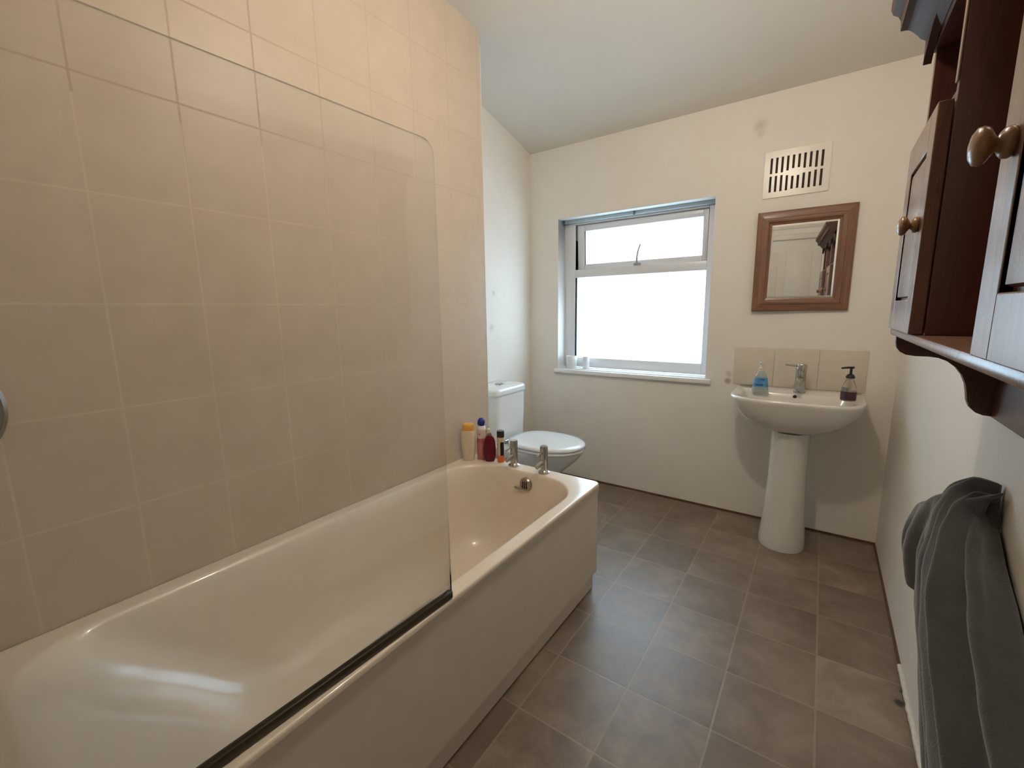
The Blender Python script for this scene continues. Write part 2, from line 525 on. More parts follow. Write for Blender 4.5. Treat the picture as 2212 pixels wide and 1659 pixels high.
# wall behind the camera with a doorway
DX0, DX1, DZ = 0.82, 1.60, 1.98
bm = bmesh.new()
box(bm, -0.009, DX0, YN - 0.12, YN, 0, 2.8); box(bm, DX1, W, YN - 0.12, YN, 0, 2.8); box(bm, DX0, DX1, YN - 0.12, YN, DZ, 2.8)
struct('wall_near', bm, M['wall'])
bm = bmesh.new()
box(bm, DX0 + 0.002, DX1 - 0.002, YN - 0.06, YN - 0.02, 0.004, DZ - 0.002)
for (a, b) in ((0.12, 0.85), (1.0, 1.85)):
    for (c, d) in ((DX0 + 0.09, 1.17), (1.25, DX1 - 0.09)):
        box(bm, c, d, YN - 0.024, YN - 0.014, a, b, 0.004)
dr = struct('door_1', bm, M['doorpaint'])
struct('door_handle', lathe(bmesh.new(), [(0, 0), (0.025, 0), (0.025, 0.006), (0.009, 0.012), (0.009, 0.035), (0.024, 0.042), (0.027, 0.056), (0.016, 0.068), (0, 0.070)], (DX0 + 0.06, YN - 0.02, 1.0), 'y', 20), M['chrome'], dr)
bm = bmesh.new()
for a, b, c, d in ((DX0 - 0.06, DX0, 0, DZ + 0.06), (DX1, DX1 + 0.06, 0, DZ + 0.06), (DX0, DX1, DZ, DZ + 0.06)):
    box(bm, a, b, YN, YN + 0.014, c, d, 0.003)
struct('trim_1', bm, M['doorpaint'])
struct('trim_2', B(-0.009, W, YN, YN + 0.012, 2.10, 2.13, 0.003), M['doorpaint'])

# tiled face of the bath wall: one clad layer, its upper far corner rounded
prof = [(YN, 0.0), (YT, 0.0)]
zt = 2.485; r = 0.062
for i in range(9):
    t = PI / 2 * i / 8
    prof.append((YT - r + r * math.cos(t), zt - r + 0.01 + r * math.sin(t)))
prof += [(1.60, 2.4935), (1.25, ZC + 0.01), (YN, ZC + 0.01)]
bm = bmesh.new(); extrude_profile(bm, prof, -0.009, 0.0, 'x')
struct('wall_left_tiling', bm, M['tile'])
# pale edge strip along the end of the tiling
bm = bmesh.new(); box(bm, -0.011, 0.001, YT, YT + 0.003, 0.0, 2.42, 0.0008)
struct('trim_3', bm, M['whiteplastic'])
# base of the walls
struct('trim_4', B(XL, W, D - 0.006, D, 0.0, 0.011), M['strip'])
bm = bmesh.new()
box(bm, W - 0.006, W, 1.80, D - 0.006, 0.0, 0.010)
struct('trim_5', bm, M['strip'])
rnd = random.Random(4)
pts = []; rad = []
y = 1.80
while y > 0.05:
    pts.append((W - 0.004 + rnd.uniform(-.001, .001), y, 0.011 + rnd.uniform(-.0015, .0015))); rad.append(0.0075 + rnd.uniform(-.0018, .0018)); y -= 0.020
struct('trim_6', tube(bmesh.new(), pts, rad, 8), M['caulk'])

# ------------------------------------------------------------------ window
YF = D + 0.10
win = B(WX0, WX0 + 0.086, YF, YF + 0.06, WZ0 + 0.014, WZ1, 0.003)
box(win, 0.815, WX1, YF, YF + 0.06, WZ0 + 0.014, WZ1, 0.003)
box(win, WX0 + 0.086, 0.815, YF, YF + 0.06, WZ0 + 0.014, 0.868, 0.003)
box(win, WX0 + 0.086, 0.815, YF, YF + 0.06, 1.428, 1.482, 0.003)
box(win, WX0 + 0.086, 0.815, YF, YF + 0.06, 1.782, WZ1, 0.003)
wi = struct('window_1', win, M['upvc'])
struct('lower_pane', B(WX0 + 0.080, 0.821, YF + 0.028, YF + 0.032, 0.862, 1.434), M['frost'], wi)
# opening top light, hinged at its head and left on the latch
sash = bmesh.new()
sx0, sx1, sz0, sz1 = -0.038, 0.811, 1.4835, 1.780
box(sash, sx0, sx0 + 0.052, YF + 0.010, YF + 0.045, sz0, sz1, 0.003); box(sash, sx1 - 0.030, sx1, YF + 0.010, YF + 0.045, sz0, sz1, 0.003)
box(sash, sx0 + 0.052, sx1 - 0.030, YF + 0.010, YF + 0.045, sz0, sz0 + 0.034, 0.003); box(sash, sx0 + 0.052, sx1 - 0.030, YF + 0.010, YF + 0.045, sz1 - 0.042, sz1, 0.003)
bmesh.ops.rotate(sash, cent=(0, YF + 0.010, sz1), matrix=Matrix.Rotation(math.radians(2.5), 3, 'X'), verts=sash.verts[:])
so = struct('top_sash', sash, M['upvc'], wi)
pn = B(sx0 + 0.048, sx1 - 0.027, YF + 0.026, YF + 0.030, sz0 + 0.031, sz1 - 0.039)
bmesh.ops.rotate(pn, cent=(0, YF + 0.010, sz1), matrix=Matrix.Rotation(math.radians(2.5), 3, 'X'), verts=pn.verts[:])
struct('upper_pane', pn, M['frost'], so)
gk = B(sx0 - 0.006, sx1 + 0.004, YF + 0.002, YF + 0.010, sz1 - 0.001, sz1 + 0.004)
box(gk, sx0 - 0.006, sx0 - 0.001, YF + 0.006, YF + 0.02, 1.68, sz1)
struct('gasket', gk, M['gasket'], wi)
st = bmesh.new()
tube(st, [(0.392, YF + 0.002, 1.497), (0.394, YF - 0.008, 1.530), (0.402, YF - 0.010, 1.575), (0.414, YF - 0.006, 1.615)], [0.0065, 0.006, 0.0055, 0.0045], 8)
box(st, 0.372, 0.416, YF - 0.006, YF + 0.01, 1.486, 1.500, 0.002)
struct('window_stay', st, M['stay'], wi)
hd = B(WX0 + 0.004, WX1 - 0.002, YF - 0.030, YF - 0.001, 1.796, WZ1 - 0.001, 0.003)
br = struct('blind_rail', hd, M['blind'], wi)
cl = B(0.370, 0.384, YF - 0.036, YF - 0.029, 1.792, 1.816, 0.002); box(cl, WX0 + 0.006, WX0 + 0.020, YF - 0.037, YF - 0.029, 1.795, 1.815, 0.002); box(cl, WX1 - 0.016, WX1 - 0.003, YF - 0.036, YF - 0.029, 1.785, 1.815, 0.002)
struct('blind_clip', cl, M['gasket'], br)
# sill board with a nosing that sticks out past the wall
sb = B(WX0 + 0.002, WX1 - 0.002, D - 0.001, YF, WZ0 - 0.004, WZ0 + 0.012)
box(sb, WX0 - 0.018, WX1 + 0.030, D - 0.022, D - 0.001, WZ0 - 0.022, WZ0 + 0.006, 0.005)
struct('trim_7', sb, M['sill'])
# reveal is lined in white paint
rv = B(WX0 + 0.0003, WX0 + 0.0033, D + 0.0005, YF, WZ0 + 0.012, WZ1 - 0.0005)
box(rv, WX1 - 0.0033, WX1 - 0.0003, D + 0.0005, YF, WZ0 + 0.012, WZ1 - 0.0005)
box(rv, WX0 + 0.0033, WX1 - 0.0033, D + 0.0005, YF, WZ1 - 0.0035, WZ1 - 0.0005)
struct('trim_8', rv, M['sill'])

# ------------------------------------------------------------------ bath
bath = thing('bathtub', 'long cream built-in bathtub along the tiled wall', 'bathtub', (0.35, 0.82, 0.0))
X0B = 0.0015
R4 = (0.030, 0.005, 0.005, 0.04)
rings = [
    rrect(X0B, BW, Y0B, YB, R4, H - 0.013),
    rrect(X0B, BW, Y0B, YB, R4, H - 0.005),
    rrect(X0B + 0.0015, BW - 0.0015, Y0B + 0.002, YB - 0.0015, R4, H - 0.0015),
    rrect(X0B + 0.005, BW - 0.005, Y0B + 0.006, YB - 0.005, (0.028, 0.005, 0.005, 0.04), H),
    rrect(X0B + 0.010, BW - 0.010, Y0B + 0.010, YB - 0.010, (0.026, 0.005, 0.005, 0.036), H),
    rrect(0.041, BW - 0.041, 0.024, YB - 0.068, (0.172, 0.182, 0.16, 0.15), H),
    rrect(0.047, BW - 0.046, 0.030, YB - 0.073, (0.170, 0.180, 0.16, 0.15), H - 0.0005),
    rrect(0.052, BW - 0.049, 0.036, YB - 0.077, (0.168, 0.178, 0.16, 0.15), H - 0.003),
    rrect(0.060, BW - 0.053, 0.050, YB - 0.082, (0.165, 0.175, 0.16, 0.15), H - 0.013),
    rrect(0.070, BW - 0.059, 0.085, YB - 0.090, (0.162, 0.170, 0.16, 0.15), H - 0.045),
    rrect(0.084, BW - 0.070, 0.160, YB - 0.104, (0.155, 0.160, 0.16, 0.16), H - 0.120),
    rrect(0.100, BW - 0.086, 0.270, YB - 0.122, (0.145, 0.150, 0.16, 0.16), H - 0.220),
    rrect(0.122, BW - 0.105, 0.350, YB - 0.145, (0.130, 0.140, 0.15, 0.15), H - 0.300),
    rrect(0.150, BW - 0.130, 0.410, YB - 0.175, (0.110, 0.120, 0.14, 0.14), H - 0.345),
    rrect(0.190, BW - 0.170, 0.480, YB - 0.220, (0.090, 0.100, 0.12, 0.12), H - 0.367),
    rrect(0.240, BW - 0.225, 0.560, YB - 0.300, (0.070, 0.070, 0.09, 0.09), H - 0.374),
]
bm = bmesh.new(); loft(bm, rings, False, True)
# underside so that the shell has thickness at the lip
loft(bm, [rrect(X0B, BW, Y0B, YB, R4, H - 0.013), rrect(X0B + 0.004, BW - 0.012, Y0B + 0.01, YB - 0.01, R4, H - 0.013)], False, False)
obj('tub', bm, M['acrylic'], bath, 60)
# front panel: a shallow roll under the rim, then flat, chamfered at the foot
prof = [(0.660, 0.003), (0.6740, 0.003), (0.6740, 0.078), (0.6920, 0.086), (0.6925, 0.10), (0.6915, 0.380), (0.6912, 0.432), (0.6925, 0.448), (0.6950, 0.458), (0.6958, 0.466), (0.6958, 0.4785), (0.660, 0.4785)]
bm = bmesh.new(); extrude_profile(bm, prof, Y0B + 0.004, YB - 0.012, 'y')
obj('front_panel', bm, M['panel'], bath, 30)
bm = bmesh.new(); box(bm, 0.012, 0.655, YB - 0.030, YB - 0.014, 0.003, 0.478); obj('end_panel', bm, M['panel'], bath)
bm = bmesh.new(); box(bm, 0.012, 0.655, Y0B + 0.006, Y0B + 0.020, 0.003, 0.478); obj('end_panel', bm, M['panel'], bath)
# taps
for tx, ty in ((0.280, 1.603), (0.444, 1.600)):
    bm = bmesh.new()
    lathe(bm, [(0.0, 0.0), (0.026, 0.0), (0.0265, 0.007), (0.020, 0.011), (0.0175, 0.014), (0.0175, 0.118), (0.0160, 0.124), (0.0, 0.126)], (tx, ty, H - 0.001))
    tp = obj('tap', bm, M['chrome'], bath)
    bm = bmesh.new(); tube(bm, [(tx, ty - 0.010, H + 0.050), (tx, ty - 0.035, H + 0.048), (tx, ty - 0.062, H + 0.041)], [0.010, 0.0095, 0.009], 14)
    s = obj('spout', bm, M['chrome'], tp)
    bm = bmesh.new(); tube(bm, [(tx, ty - 0.008, H + 0.096), (tx, ty - 0.035, H + 0.092), (tx, ty - 0.062, H + 0.089)], [0.0042, 0.0036, 0.0034], 8)
    s = obj('lever', bm, M['chrome'], tp)
# overflow on the far end of the basin
ox, oy, oz = 0.382, YB - 0.092, H - 0.052
bm = bmesh.new()
lathe(bm, [(0.0, 0.006), (0.031, 0.004), (0.032, -0.003), (0.028, -0.009), (0.020, -0.011), (0.0, -0.012)], (ox, oy, oz), 'y', 28)
ov = obj('overflow', bm, M['chrome_d'], bath)
bm = bmesh.new()
for k in (-1, 0, 1): box(bm, ox + k * 0.010 - 0.0028, ox + k * 0.010 + 0.0028, oy - 0.0128, oy - 0.0112, oz - 0.016, oz + 0.016)
obj('overflow_slot', bm, M['dark'], ov)
bm = bmesh.new(); tube(bm, [(ox - 0.014, oy - 0.008, oz - 0.020), (ox - 0.036, oy - 0.016, oz - 0.020), (ox - 0.052, oy - 0.014, oz - 0.017)], [0.005, 0.0055, 0.004], 10)
obj('plug_hook', bm, M['chrome_d'], ov)
bm = bmesh.new(); lathe(bm, [(0.0, 0.0), (0.032, 0.0), (0.030, 0.004), (0.018, 0.003), (0.0, 0.001)], (0.365, 1.22, H - 0.374)); obj('drain', bm, M['chrome'], bath)

# ------------------------------------------------------------------ shower screen on the outer rim
scr = thing('shower_screen', 'clear glass shower screen standing on the outer rim of the bath', 'shower screen', (0.69, 0.38, H))
SX0, SX1, SY0, SY1, SZ0, SZ1 = 0.664, 0.6925, -0.040, 0.730, H + 0.014, 1.566
def scr_box(bm, dx0, dx1, y0, y1, z0, z1, bev=0.0):
    vs0 = set(bm.verts)
    box(bm, dx0, dx1, y0, y1, z0, z1, bev)
    for v in bm.verts:
        if v not in vs0:
            t = (v.co.y - SY0) / (SY1 - SY0)
            v.co.x += SX0 + (SX1 - SX0) * t
bm = bmesh.new()
# glass pane with rounded far top corner, 6 mm thick
pr = [(SY0, SZ0), (SY1, SZ0)]
rr_ = 0.03
for i in range(7):
    t = PI / 2 * i / 6
    pr.append((SY1 - rr_ + rr_ * math.cos(t), SZ1 - rr_ + rr_ * math.sin(t)))
pr.append((SY0, SZ1))
rings2 = []
for dx in (-0.0025, 0.0025):
    rings2.append([(SX0 + (SX1 - SX0) * (yy - SY0) / (SY1 - SY0) + dx, yy, zz) for yy, zz in pr])
loft(bm, rings2)
obj('glass_pane', bm, M['screen'], scr)
bm = bmesh.new(); scr_box(bm, -0.008, 0.008, SY0 + 0.002, SY1 - 0.001, H + 0.0005, SZ0 + 0.006, 0.003)
obj('bottom_seal', bm, M['rubber'], scr)
bm = bmesh.new(); scr_box(bm, -0.010, 0.010, SY0 - 0.014, SY0 + 0.012, H + 0.0005, SZ1 + 0.004, 0.003)
obj('wall_profile', bm, M['chrome'], scr)

# ------------------------------------------------------------------ grey round shower valve on the tiling at the frame's left edge
sv = thing('shower_valve', 'round dull metal shower valve on the tiled wall at left picture edge', 'shower valve', (0.0, 0.02, 1.03))
bm = bmesh.new()
lathe(bm, [(0.0, 0.0005), (0.126, 0.0005), (0.129, 0.006), (0.122, 0.014), (0.060, 0.020), (0.0, 0.021)], (0.0, -0.003, 1.022), 'x', 48)
bp_ = obj('plate', bm, M['chrome_d'], sv)
bm = bmesh.new(); lathe(bm, [(0.0, 0.018), (0.034, 0.018), (0.032, 0.058), (0.026, 0.064), (0, 0.065)], (0.0, -0.003, 1.022), 'x', 28); obj('dial', bm, M['chrome_d'], sv)
bm = bmesh.new(); tube(bm, [(0.048, -0.003, 1.03), (0.058, -0.003, 1.08), (0.062, -0.003, 1.10)], [0.006, 0.006, 0.005], 10); obj('lever', bm, M['chrome_d'], sv)

# ------------------------------------------------------------------ toilet in the recess
TY = 2.195
wc = thing('toilet', 'white close-coupled toilet with closed lid in the corner by the window', 'toilet', (0.0, TY, 0.0))
bm = bmesh.new()
cx0, cx1 = XL + 0.004, -0.150
def ctr(z, f, s=0.0, xf=0.0):
    return rrect(cx0, cx1 + xf - s, TY - 0.180 * f + s, TY + 0.180 * f - s, (0.055, 0.012, 0.012, 0.055), z)
loft(bm, [ctr(0.395, 0.93, 0, -0.006), ctr(0.42, 0.95, 0, -0.003), ctr(0.58, 0.98), ctr(0.700, 0.99)])
obj('cistern', bm, M['ceramic'], wc, 50)
bm = bmesh.new()
loft(bm, [ctr(0.7005, 1.0, 0.0, 0.004), ctr(0.7015, 1.01, 0, 0.008), ctr(0.726, 1.01, 0, 0.008), ctr(0.738, 1.01, 0.006, 0.008), ctr(0.743, 1.01, 0.018, 0.008), ctr(0.746, 1.01, 0.04, 0.008)])
lid = obj('cistern_lid', bm, M['ceramic'], wc, 60)
bm = bmesh.new(); lathe(bm, [(0, 0.0), (0.027, 0.0), (0.026, 0.006), (0.021, 0.008), (0.0205, 0.006), (0.0, 0.006)], ((cx0 + cx1) / 2 + 0.005, TY, 0.7455)); 
bt = obj('flush_button', bm, M['chrome'], lid)

def egg(xb, xt, hy, z, n=40, sq=2.5):
    """oval with a flatter back at xb and a round tip at xt"""
    pts = []
    L = xt - xb; xm = xb + L * 0.46
    for i in range(n):
        t = 2 * PI * i / n
        c, s = math.cos(t), math.sin(t)
        if c >= 0:
            x = xm + (xt - xm) * abs(c) ** 0.92
            y = hy * (1 if s >= 0 else -1) * abs(s) ** 0.95
        else:
            x = xm - (xm - xb) * abs(c) ** (2 / sq)
            y = hy * (1 if s >= 0 else -1) * abs(s) ** (2 / sq)
        pts.append((x, TY + y, z))
    return pts
bm = bmesh.new()
loft(bm, [egg(-0.26, 0.155, 0.105, 0.002), egg(-0.26, 0.150, 0.103, 0.03), egg(-0.27, 0.120, 0.095, 0.12), egg(-0.29, 0.150, 0.105, 0.20),
          egg(-0.30, 0.235, 0.140, 0.28), egg(-0.31, 0.305, 0.168, 0.345), egg(-0.32, 0.328, 0.178, 0.375), egg(-0.32, 0.330, 0.180, 0.390), egg(-0.315, 0.324, 0.175, 0.3945)])
obj('pan', bm, M['ceramic'], wc, 60)
bm = bmesh.new()
loft(bm, [egg(-0.125, 0.336, 0.182, 0.3965), egg(-0.125, 0.340, 0.185, 0.400), egg(-0.125, 0.340, 0.185, 0.410), egg(-0.125, 0.335, 0.181, 0.4135)])
obj('seat', bm, M['seat'], wc, 60)
bm = bmesh.new()
loft(bm, [egg(-0.125, 0.338, 0.184, 0.4155), egg(-0.127, 0.343, 0.187, 0.419), egg(-0.127, 0.343, 0.187, 0.428), egg(-0.120, 0.334, 0.180, 0.436), egg(-0.09, 0.300, 0.155, 0.4395), egg(-0.02, 0.22, 0.09, 0.441)])
obj('seat_lid', bm, M['seat'], wc, 60)
for s in (-1, 1):
    bm = bmesh.new(); lathe(bm, [(0, -0.02), (0.011, -0.02), (0.011, 0.02), (0, 0.02)], (-0.140, TY + s * 0.075, 0.408), 'y', 14)
    obj('hinge', bm, M['chrome'], wc)

# ------------------------------------------------------------------ wash basin
SXC, SYB, SZ = 1.322, D - 0.001, 0.776
sink = thing('pedestal_basin', 'white pedestal wash basin under the framed mirror', 'wash basin', (SXC, 2.55, 0.0))
def dring(hx, yf, yb, z, n=56, xc=SXC):
    """basin outline: squarish back, softly bowed front"""
    pts = []
    ym = yb - (yb - yf) * 0.42
    for i in range(n):
        t = 2 * PI * i / n
        c, s = math.cos(t), math.sin(t)
        if s >= 0:
            x = xc + hx * (1 if c >= 0 else -1) * abs(c) ** 0.16; y = ym + (yb - ym) * abs(s) ** 0.16
        else:
            x = xc + hx * (1 if c >= 0 else -1) * abs(c) ** 0.50; y = ym - (ym - yf) * abs(s) ** 0.60
        pts.append((x, y, z))
    return pts
def ering(hx, hy, yc, z, n=56, xc=SXC):
    return [(xc + hx * math.cos(2 * PI * i / n), yc + hy * math.sin(2 * PI * i / n), z) for i in range(n)]
bm = bmesh.new()
out = [dring(0.098, 2.415, SYB - 0.06, SZ - 0.168), dring(0.140, 2.395, SYB - 0.04, SZ - 0.158), dring(0.188, 2.372, SYB - 0.015, SZ - 0.136), dring(0.232, 2.350, SYB, SZ - 0.104),
       dring(0.258, 2.334, SYB, SZ - 0.070), dring(0.271, 2.322, SYB, SZ - 0.040), dring(0.276, 2.316, SYB, SZ - 0.024), dring(0.279, 2.312, SYB, SZ - 0.012), dring(0.278, 2.313, SYB, SZ - 0.003), dring(0.272, 2.319, SYB - 0.001, SZ),
       dring(0.232, 2.345, SYB - 0.150, SZ - 0.003), dring(0.226, 2.350, SYB - 0.155, SZ - 0.010),
       dring(0.208, 2.365, SYB - 0.165, SZ - 0.045), dring(0.170, 2.395, SYB - 0.185, SZ - 0.085), dring(0.10, 2.44, SYB - 0.22, SZ - 0.108), dring(0.03, 2.49, SYB - 0.25, SZ - 0.114)]
loft(bm, out)
obj('basin', bm, M['ceramic_b'], sink, 70)
bm = bmesh.new()
def ped(hx, yf, yb, z):
    return [(SXC + hx * math.cos(t) , (yf + yb) / 2 + (yb - yf) / 2 * math.sin(t), z) for t in [2 * PI * i / 36 for i in range(36)]]
loft(bm, [ped(0.103, 2.400, 2.63, 0.001), ped(0.104, 2.399, 2.63, 0.03), ped(0.100, 2.405, 2.63, 0.07), ped(0.090, 2.420, 2.62, 0.20), ped(0.084, 2.428, 2.62, 0.35), ped(0.082, 2.428, 2.62, 0.50), ped(0.084, 2.42, 2.63, 0.60)])
obj('pedestal', bm, M['ceramic_b'], sink, 60)
bm = bmesh.new(); lathe(bm, [(0, 0), (0.0085, 0.0), (0.008, -0.003), (0.0, -0.003)], (SXC, SYB - 0.158, SZ - 0.018), 'y', 16)
obj('overflow_hole', bm, M['dark'], sink)
# mixer tap
TX, TYY = 1.338, SYB - 0.118
bm = bmesh.new()
lathe(bm, [(0, 0), (0.028, 0), (0.028, 0.006), (0.0235, 0.009), (0.0225, 0.100), (0.0235, 0.102), (0.0235, 0.140), (0.021, 0.145), (0, 0.146)], (TX, TYY, SZ - 0.001))
tp = obj('mixer_tap', bm, M['chrome'], sink)
bm = bmesh.new(); tube(bm, [(TX, TYY - 0.010, SZ + 0.070), (TX - 0.006, TYY - 0.05, SZ + 0.060), (TX - 0.010, TYY - 0.098, SZ + 0.040)], [0.0155, 0.015, 0.0135], 16)
obj('spout', bm, M['chrome'], tp)
bm = bmesh.new(); tube(bm, [(TX - 0.010, TYY, SZ + 0.135), (TX - 0.040, TYY - 0.016, SZ + 0.137), (TX - 0.068, TYY - 0.030, SZ + 0.140)], [0.0055, 0.005, 0.0045], 10)
obj('lever', bm, M['chrome'], tp)

# splashback tiles behind the basin
bm = bmesh.new()
for i in range(3):
    a = 1.012 + i * 0.198
    box(bm, a, a + 0.1974, D - 0.005, D - 0.0005, 0.7775, 0.987, 0.0012)
o = obj('splashback', bm, M['skirt']); tag(o, 'low beige tiled splashback on the wall behind the wash basin', 'splashback')

# ------------------------------------------------------------------ soap bottles on the basin
b1 = thing('soap_bottle', 'clear hand soap bottle with blue label, left of the basin tap', 'soap bottle', (1.168, 2.575, SZ))
bm = bmesh.new(); a_ = (1.168, 2.575, SZ)
def rr_ring(c, hx, hy, r, z, rot=0.0):
    pts = rrect(-hx, hx, -hy, hy, r, 0, 5)
    return [(c[0] + p[0] * math.cos(rot) - p[1] * math.sin(rot), c[1] + p[0] * math.sin(rot) + p[1] * math.cos(rot), c[2] + z) for p in pts]
CLEARB = mat_clear('clear_soap_plastic', (0.70, 0.82, 0.82))
loft(bm, [rr_ring(a_, 0.036, 0.020, 0.014, 0.001), rr_ring(a_, 0.038, 0.022, 0.016, 0.006), rr_ring(a_, 0.034, 0.021, 0.016, 0.040), rr_ring(a_, 0.027, 0.018, 0.014, 0.075), rr_ring(a_, 0.016, 0.014, 0.010, 0.098), rr_ring(a_, 0.011, 0.011, 0.008, 0.108)])
obj('bottle_body', bm, CLEARB, b1, 50)
bm = bmesh.new()
LBL = simple('blue_soap_label', (0.10, 0.30, 0.55), 0.35, var=0.25, vscale=70)
loft(bm, [rr_ring((a_[0] , a_[1] , a_[2]), 0.0352, 0.0226, 0.016, 0.024), rr_ring(a_, 0.0302, 0.0204, 0.0155, 0.070)], False, False)
obj('label', bm, LBL, b1, 50)
bm = bmesh.new(); box(bm, a_[0] + 0.002, a_[0] + 0.020, a_[1] - 0.0232, a_[1] - 0.0215, SZ + 0.058, SZ + 0.066, 0.0005); box(bm, a_[0] - 0.018, a_[0] + 0.014, a_[1] - 0.0238, a_[1] - 0.0220, SZ + 0.030, SZ + 0.040, 0.0005)
obj('label_print', bm, simple('label_navy_print', (0.03, 0.10, 0.26), 0.4), b1)
bm = bmesh.new(); lathe(bm, [(0, 0.106), (0.013, 0.106), (0.013, 0.122), (0.006, 0.124), (0.005, 0.140), (0.010, 0.141), (0.010, 0.150), (0, 0.151)], a_, 'z', 18)
tube(bm, [(a_[0], a_[1], SZ + 0.146), (a_[0] - 0.010, a_[1] - 0.022, SZ + 0.144)], 0.0035, 8)
obj('pump', bm, simple('clear_pump_plastic', (0.66, 0.62, 0.55), 0.25), b1)

b2 = thing('soap_dispenser', 'dark half-empty hand soap dispenser with black pump, right of basin tap', 'soap bottle', (1.530, 2.495, SZ))
a_ = (1.530, 2.495, SZ); bm = bmesh.new()
prof = [(0, 0.001), (0.027, 0.001), (0.030, 0.006), (0.0295, 0.050), (0.026, 0.068), (0.018, 0.090), (0.0125, 0.102), (0.0125, 0.108), (0, 0.109)]
lathe(bm, prof, a_, 'z', 30)
obj('bottle_body', bm, mat_clear('clear_amber_plastic', (0.72, 0.62, 0.54)), b2, 50)
bm = bmesh.new(); lathe(bm, [(0.0303, 0.006), (0.0300, 0.045)], a_, 'z', 30)
obj('label', bm, simple('plum_label', (0.050, 0.018, 0.030), 0.3, var=0.5, vscale=60), b2)
bm = bmesh.new()
ring = [(a_[0] + 0.0299 * math.cos(t), a_[1] + 0.0299 * math.sin(t)) for t in [PI * (1.05 + 0.40 * i / 8) for i in range(9)]]
loft(bm, [[(x, y_, SZ + 0.045) for x, y_ in ring], [(a_[0] + (x - a_[0]) * 0.93, a_[1] + (y_ - a_[1]) * 0.93, SZ + 0.066) for x, y_ in ring]], False, False, False)
obj('label_top', bm, simple('grey_green_label', (0.16, 0.17, 0.14), 0.4, var=0.3, vscale=60), b2)
bm = bmesh.new(); lathe(bm, [(0, 0.106), (0.017, 0.106), (0.018, 0.112), (0.013, 0.121), (0.0055, 0.126), (0.005, 0.148), (0.009, 0.149), (0.009, 0.158), (0, 0.159)], a_, 'z', 20)
tube(bm, [(a_[0] + 0.010, a_[1] + 0.006, SZ + 0.154), (a_[0] - 0.012, a_[1] - 0.008, SZ + 0.154), (a_[0] - 0.036, a_[1] - 0.016, SZ + 0.151)], [0.005, 0.005, 0.004], 8)
obj('pump', bm, M['black'], b2)

# ------------------------------------------------------------------ two white tumblers on the window sill
zt_ = WZ0 + 0.0125
bm = bmesh.new(); lathe(bm, [(0, 0.0), (0.034, 0.0), (0.037, 0.004), (0.041, 0.082), (0.039, 0.084), (0.035, 0.006), (0, 0.005)], (-0.045, 2.800, zt_), 'z', 30)
tag(obj('tumbler', bm, M['mug'], None, 50), 'wide white tumbler in the left corner of the window sill', 'tumbler')
bm = bmesh.new(); lathe(bm, [(0, 0.0), (0.021, 0.0), (0.023, 0.003), (0.023, 0.080), (0.0215, 0.082), (0.020, 0.006), (0, 0.005)], (0.068, 2.800, zt_), 'z', 26)
tag(obj('tumbler', bm, M['mug'], None, 50), 'narrow white pot on the sill, right of the wide tumbler', 'tumbler')

# ------------------------------------------------------------------ bottles on the bath corner
ZB = H + 0.0005
v = thing('shampoo_bottle', 'cream shampoo bottle with orange top, leftmost on the bath corner', 'bottle', (0.050, 1.548, ZB))
a_ = (0.050, 1.548, ZB); bm = bmesh.new()
CR = simple('cream_bottle_plastic', (0.78, 0.66, 0.50), 0.35, var=0.02)
loft(bm, [rr_ring(a_, 0.026, 0.015, 0.013, 0.0, 0.4), rr_ring(a_, 0.028, 0.017, 0.014, 0.006, 0.4), rr_ring(a_, 0.034, 0.020, 0.017, 0.060, 0.4), rr_ring(a_, 0.036, 0.021, 0.017, 0.100, 0.4), rr_ring(a_, 0.034, 0.020, 0.017, 0.140, 0.4), rr_ring(a_, 0.031, 0.018, 0.016, 0.150, 0.4)])
obj('bottle_body', bm, CR, v, 50)
bm = bmesh.new()
loft(bm, [rr_ring(a_, 0.031, 0.018, 0.016, 0.150, 0.4), rr_ring(a_, 0.029, 0.017, 0.015, 0.168, 0.4), rr_ring(a_, 0.026, 0.015, 0.013, 0.180, 0.4), rr_ring(a_, 0.022, 0.012, 0.011, 0.183, 0.4)])
obj('cap', bm, M['orange'], v, 50)

v = thing('shaving_gel_can', 'pink and white can with blue nozzle cap between cream and red bottles', 'bottle', (0.088, 1.600, ZB))
a_ = (0.088, 1.600, ZB); bm = bmesh.new()
lathe(bm, [(0, 0), (0.021, 0), (0.0225, 0.003), (0.0225, 0.150), (0.0205, 0.160), (0.017, 0.166), (0.0, 0.167)], a_)
q = mat_bands('pink_can_print', [(0.085, (0.62, 0.20, 0.17)), (0.105, (0.50, 0.15, 0.15)), (0.150, (0.72, 0.60, 0.54)), (0.17, (0.80, 0.80, 0.80))], 0.3)
o = obj('can_body', bm, q.m, v, 50)
z = q.t.nodes
for nd in list(z):
    if nd.type == 'TEX_COORD': tc = nd
